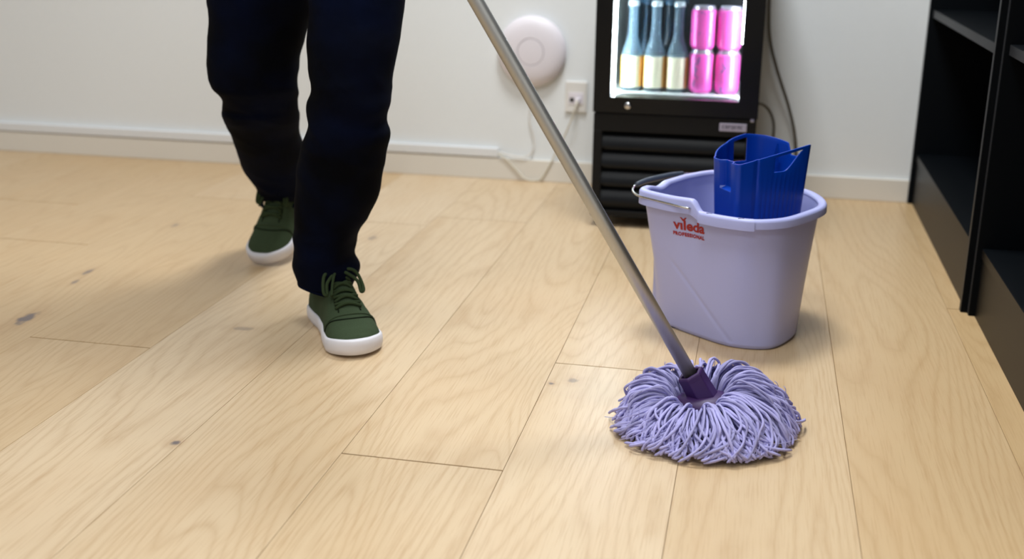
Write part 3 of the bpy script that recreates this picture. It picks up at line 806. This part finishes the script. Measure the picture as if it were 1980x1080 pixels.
if not me2.materials: me2.materials.append(M['denim'])

hem = mat('denim_hem', (6, 12, 32), .9, spec=.05)
def hemring(c, rx, ry, tx, ty, name='hem'):
    pts = []
    for i in range(40):
        t = 2*PI*i/40; x, y = rx*math.cos(t), ry*math.sin(t); pts.append(pl((c[0]+x, c[1]+y, c[2]+x*tx+y*ty+.003*math.sin(3*t+1))))
    vs, fs = tubegeo(pts, .0045, 8, True); return pyd(name, vs, fs, hem, per, True)
hemring((-.826, 2.121, .0925), .0515, .057, -.12, .10)
hemring((-1.121, 2.620, .142), .053, .058, .1, .45)

# sneakers ----------------------------------------------------------
SL = .292
def interp(tab, s):
    for a, b in zip(tab, tab[1:]):
        if a[0] <= s <= b[0]:
            t = (s-a[0])/(b[0]-a[0]); t = t*t*(3-2*t)*.5+t*.5; return a[1]+(b[1]-a[1])*t
    return tab[-1][1] if s > tab[-1][0] else tab[0][1]
WT = [(0, .038), (.15, .0385), (.35, .037), (.5, .042), (.68, .052), (.8, .0535), (1, .050)]
def hwid(s):
    w_ = interp(WT, s)
    if s > .78: w_ *= max(0, 1-((s-.78)/.22)**2.3)**.5
    if s < .12: w_ *= max(0, 1-((.12-s)/.12)**2.2)**.5
    return w_
def yoff(s): return .006*math.sin(PI*min(1, max(0, (s-.25)/.75)))
HT = [(0, .045), (.03, .082), (.12, .098), (.26, .108), (.36, .125), (.44, .118), (.56, .092), (.68, .070), (.78, .057), (.88, .050), (.95, .041), (.985, .026), (1, .008)]
SB = .024
def upper_pt(s, t):
    """t 0..pi across the shoe, over the top"""
    w_ = hwid(s)*.985; h = max(.002, interp(HT, s)-SB+.004)
    c, sn = math.cos(t), math.sin(t)
    e1 = .75 if s > .6 else .62
    y = w_*(abs(c)**e1)*(1 if c > 0 else -1); z = SB-.004+h*(sn**.85 if sn > 0 else 0)
    nar = 1-.30*sstep(.3, 1, sn)*sstep(.75, .35, s) if False else 1
    if s < .62: y *= 1-.28*sstep(.35, 1.0, sn)*sstep(.70, .45, s if s > .0 else 0) if False else 1-.22*(sn**2)*(1-sstep(.5, .7, s))
    return Vector((s*SL, y+yoff(s), z))
def soleoutline(n=96):
    P = []
    for i in range(n//2):
        s = .5-.5*math.cos(PI*i/(n//2)); P.append((s*SL, hwid(s)+.0022+yoff(s)))
    for i in range(n//2):
        s = .5+.5*math.cos(PI*i/(n//2)); P.append((s*SL, -hwid(s)-.0022+yoff(s)))
    return P
def make_shoe(name, label):
    e = empty(name); e['label'] = label
    # upper
    vs, fs = [], []; NSs, NT = 56, 28
    for i in range(NSs+1):
        s = .004+.992*(.5-.5*math.cos(PI*i/NSs))
        for j in range(NT+1): vs.append(upper_pt(s, PI*j/NT))
    for i in range(NSs):
        for j in range(NT): a = i*(NT+1)+j; fs.append((a, a+NT+1, a+NT+2, a+1))
    pyd('upper', vs, fs, M['green'], e, True)
    # sole
    out = soleoutline(); n = len(out); vs = []
    cx_, cy_ = SL*.5, 0.0
    def off(p, d):
        v = Vector((p[0]-SL*.55, p[1]*2.2)); v.normalize(); return (p[0]+v.x*d, p[1]+v.y*d)
    lev = [(-.0045, .0), (-.0005, .0025), (.0018, .010), (.0022, .018), (.0010, .026), (-.0015, .0285), (-.0045, .0285)]
    for d, z in lev:
        for p in out:
            q = off(p, d); s = p[0]/SL
            zz = z*(1+.10*sstep(.7, 1, s)) + (.006*sstep(.78, 1, s) if z < .02 else .006*sstep(.78, 1, s))
            vs.append((q[0], q[1], zz))
    fs = []
    for j in range(len(lev)-1):
        for k in range(n): l = (k+1) % n; fs.append((j*n+k, j*n+l, (j+1)*n+l, (j+1)*n+k))
    fs.append(tuple(range(n-1, -1, -1))); fs.append(tuple((len(lev)-1)*n+k for k in range(n)))
    pyd('sole', vs, fs, M['sole'], e, True)
    # toe cap seam & eyestay seams
    seam = []
    for j in range(25):
        t = PI*(.06+.88*j/24); s = .715+.055*math.sin(t)**3
        p = upper_pt(s, t); seam.append(p+Vector((0, 0, .0006)))
    tube('toe_seam', seam, .0016, M['greendk'], e, 6)
    fold = []
    for j in range(19):
        t = PI*(.12+.76*j/18); p = upper_pt(.70+.030*math.sin(t)**2, t); fold.append(p+Vector((0, 0, .0004)))
    tube('eyestay_edge', fold, .0022, M['green'], e, 6)
    for sd in (1, -1):
        tube('eyestay_edge', [upper_pt(.46+.24*i/12, PI/2+sd*(.36+.05*math.sin(i)))+Vector((0, 0, .0008)) for i in range(13)], .0014, M['greendk'], e, 6)
    # laces : five crossing rows
    for r in range(5):
        s0 = .665-.047*r
        for sd in (1, -1):
            pts = []
            for i in range(9):
                u = i/8; t = PI/2+sd*(.42-.84*u); s = s0-.030*u
                pts.append(upper_pt(s, t)+Vector((.0, 0, .0028+.0015*math.sin(PI*u))))
            tube('lace', pts, .0034, M['lace'], e, 8)
    kn = upper_pt(.435, PI/2)+Vector((.004, 0, .006))
    for sd in (1, -1):
        loop = [kn, kn+Vector((.006, sd*.020, .007)), kn+Vector((.016, sd*.034, -.002)), kn+Vector((.036, sd*.040, -.026)), kn+Vector((.039, sd*.034, -.031)), kn+Vector((.026, sd*.030, -.012)), kn+Vector((.008, sd*.010, .002)), kn]
        tube('lace_loop', loop, .0034, M['lace'], e, 8, sub=6)
    tube('lace_end', [kn, kn+Vector((.014, -.012, .002)), kn+Vector((.034, -.022, -.016)), kn+Vector((.052, -.028, -.030))], .0028, M['lace'], e, 8, sub=6)
    vs, fs = lathe([(.004, -.006), (.0075, -.003), (.0075, .003), (.004, .006)], 12); o = pyd('lace_knot', vs, fs, M['lace'], e, True); o.location = kn
    return e
def frame(heel, xdir, zhint=(0, 0, 1)):
    x = Vector(xdir).normalized(); y = Vector(zhint).cross(x).normalized(); z = x.cross(y)
    return Matrix(((x.x, y.x, z.x, heel[0]), (x.y, y.y, z.y, heel[1]), (x.z, y.z, z.z, heel[2]), (0, 0, 0, 1)))
sh = make_shoe('shoe', 'green suede sneaker planted flat on the floor')
hd = Vector((.56, -.83, 0)).normalized(); toe = Vector((-.700, 1.957, 0)); heel = toe-hd*SL
sh.parent = per; sh.matrix_local = Matrix.Translation(-PO) @ frame(heel, hd)
sh2 = make_shoe('shoe', 'green suede sneaker with its heel lifted, toe touching the floor')
PH = math.radians(30); h2 = Vector((-.06, -.998, 0)).normalized()
xd = h2*math.cos(PH)-Vector((0, 0, math.sin(PH)))
toe2 = Vector((-1.128, 2.487, -.004)); heel2 = toe2-xd*SL
sh2.parent = per; sh2.matrix_local = Matrix.Translation(-PO) @ frame(heel2, xd)

# body above and inside the clothes (mostly outside the picture) -------
H1 = PB+PD*1.02; H2 = PB+PD*1.26
def skinmesh(name, nodes, edges, root, m, sub=2):
    vs = [pl(p[:3]) for p in nodes]; me = bpy.data.meshes.new(name); me.from_pydata(vs, edges, [])
    o = bpy.data.objects.new(name, me); C.objects.link(o); o.parent = per; me.materials.append(m)
    md = o.modifiers.new('skin', 'SKIN'); md.use_smooth_shade = True
    for i, p in enumerate(nodes):
        r = p[3] if not isinstance(p[3], tuple) else p[3]
        me.skin_vertices[0].data[i].radius = (r, r) if not isinstance(r, tuple) else r
        me.skin_vertices[0].data[i].use_root = (i == root)
    sb = o.modifiers.new('sub', 'SUBSURF'); sb.levels = sub; sb.render_levels = sub
    return o
SHL, SHR = (-.68, 2.27, 1.44), (-1.06, 2.30, 1.44)
EL = (-.60, 2.13, 1.20); ER = (-1.06, 2.05, 1.30)
wl = tuple(H1+Vector((.03, .05, -.01))); wr = tuple(H2+Vector((-.03, .05, .01)))
body_n = [(-.875, 2.25, 1.00, .10), (-.872, 2.26, 1.18, .10), (-.87, 2.28, 1.38, .09), (-.868, 2.285, 1.52, .055), (-.86, 2.265, 1.60, (.070, .075)), (-.855, 2.245, 1.70, (.078, .095)), (-.857, 2.26, 1.78, .060),
          (*SHL, .032), (*EL, .034), (*wl, .026), (*SHR, .032), (*ER, .034), (*wr, .026),
          (-.785, 2.21, .86, .07), (-.762, 2.105, .46, .05), (-.825, 2.135, .11, .036), (-.96, 2.27, .86, .07), (-1.027, 2.29, .46, .05), (-1.118, 2.625, .15, .034)]
body_e = [(0, 1), (1, 2), (2, 3), (3, 4), (4, 5), (5, 6), (2, 7), (7, 8), (8, 9), (2, 10), (10, 11), (11, 12), (0, 13), (13, 14), (14, 15), (0, 16), (16, 17), (17, 18)]
# hands closed round the handle: palm then five fingers each
def add_hand(wi, g, side):
    side_v = Vector((1, 0, 0)) if side > 0 else Vector((-1, 0, 0))
    a1 = PD; out_ = Vector((0, 1, 0)); out_ = (out_-a1*out_.dot(a1)).normalized(); lat = a1.cross(out_)
    palm = g+out_*.030+a1*.0; pi_ = len(body_n); body_n.append((*palm, .020)); body_e.append((wi, pi_))
    for f in range(4):
        root = g+out_*.022+a1*(-.030+.019*f); prev = pi_
        L = (.9, 1.0, .97, .82)[f]
        for (an, r, rad) in ((.5, .024, .009), (1.5, .0235*L+.0015, .0085), (2.6, .0225, .0075), (3.4, .0225, .007)):
            p = g+a1*(-.030+.019*f)+(out_*math.cos(an*side)+lat*math.sin(an*side))*r
            body_n.append((*p, rad)); body_e.append((prev, len(body_n)-1)); prev = len(body_n)-1
    prev = pi_
    for (an, r, rad, up) in ((-.7, .026, .010, .015), (-1.6, .024, .0095, .028), (-2.4, .0235, .0085, .034)):
        p = g+a1*up+(out_*math.cos(an*side)+lat*math.sin(an*side))*r
        body_n.append((*p, rad)); body_e.append((prev, len(body_n)-1)); prev = len(body_n)-1
add_hand(9, H1, 1); add_hand(12, H2, -1)
skinmesh('body', body_n, body_e, 0, M['skin'], 2)
sw_n = [(-.875, 2.25, .97, (.165, .12)), (-.873, 2.255, 1.12, (.165, .12)), (-.872, 2.27, 1.30, (.175, .125)), (-.87, 2.28, 1.45, (.12, .10)), (-.868, 2.282, 1.51, .065), (*SHL, .072), (*EL, .056), (*(Vector(wl)*.85+Vector(EL)*.15), .038), (*SHR, .072), (*ER, .056), (*(Vector(wr)*.85+Vector(ER)*.15), .038)]
skinmesh('sweater', sw_n, [(0, 1), (1, 2), (2, 3), (3, 4), (3, 5), (5, 6), (6, 7), (3, 8), (8, 9), (9, 10)], 0, M['sweater'], 2)
hr = bmesh.new(); bmesh.ops.create_uvsphere(hr, u_segments=24, v_segments=14, radius=1)
for v in hr.verts:
    v.co = Vector((v.co.x*.086, v.co.y*.104, v.co.z*.085))
bmesh.ops.delete(hr, geom=[v for v in hr.verts if v.co.z < -.03-(.04 if v.co.y > .02 else 0) or (v.co.y < -.03 and v.co.z < .035)], context='VERTS')
h_o = fromb('hair', hr, M['hair'], per, True); h_o.location = pl((-.856, 2.262, 1.755))
fm = mat('eye_white', (235, 235, 230), 0.3); fe = mat('iris', (60, 40, 25), 0.3)
for sx2 in (-1, 1):
    e_ = bmesh.new(); bmesh.ops.create_icosphere(e_, subdivisions=2, radius=.012); eo = fromb('eye', e_, fm, per, True); eo.location = pl((-.855+sx2*.029, 2.172, 1.695))
    e_ = bmesh.new(); bmesh.ops.create_icosphere(e_, subdivisions=2, radius=.006); io2 = fromb('iris', e_, fe, eo, True); io2.location = (0, -.0075, -.001)
    e_ = bmesh.new(); bmesh.ops.create_icosphere(e_, subdivisions=2, radius=1)
    for v in e_.verts: v.co = Vector((v.co.x*.010, v.co.y*.018, v.co.z*.030))
    eo = fromb('ear', e_, M['skin'], per, True); eo.location = pl((-.855+sx2*.078, 2.262, 1.685))
e_ = bmesh.new(); bmesh.ops.create_icosphere(e_, subdivisions=2, radius=1)
for v in e_.verts: v.co = Vector((v.co.x*.014, v.co.y*.022, v.co.z*.026))
eo = fromb('nose', e_, M['skin'], per, True); eo.location = pl((-.855, 2.148, 1.668))
e_ = bmesh.new(); bmesh.ops.create_icosphere(e_, subdivisions=2, radius=1)
for v in e_.verts: v.co = Vector((v.co.x*.024, v.co.y*.010, v.co.z*.007))
eo = fromb('mouth', e_, mat('lips', (176, 104, 96), .5), per, True); eo.location = pl((-.855, 2.166, 1.628))
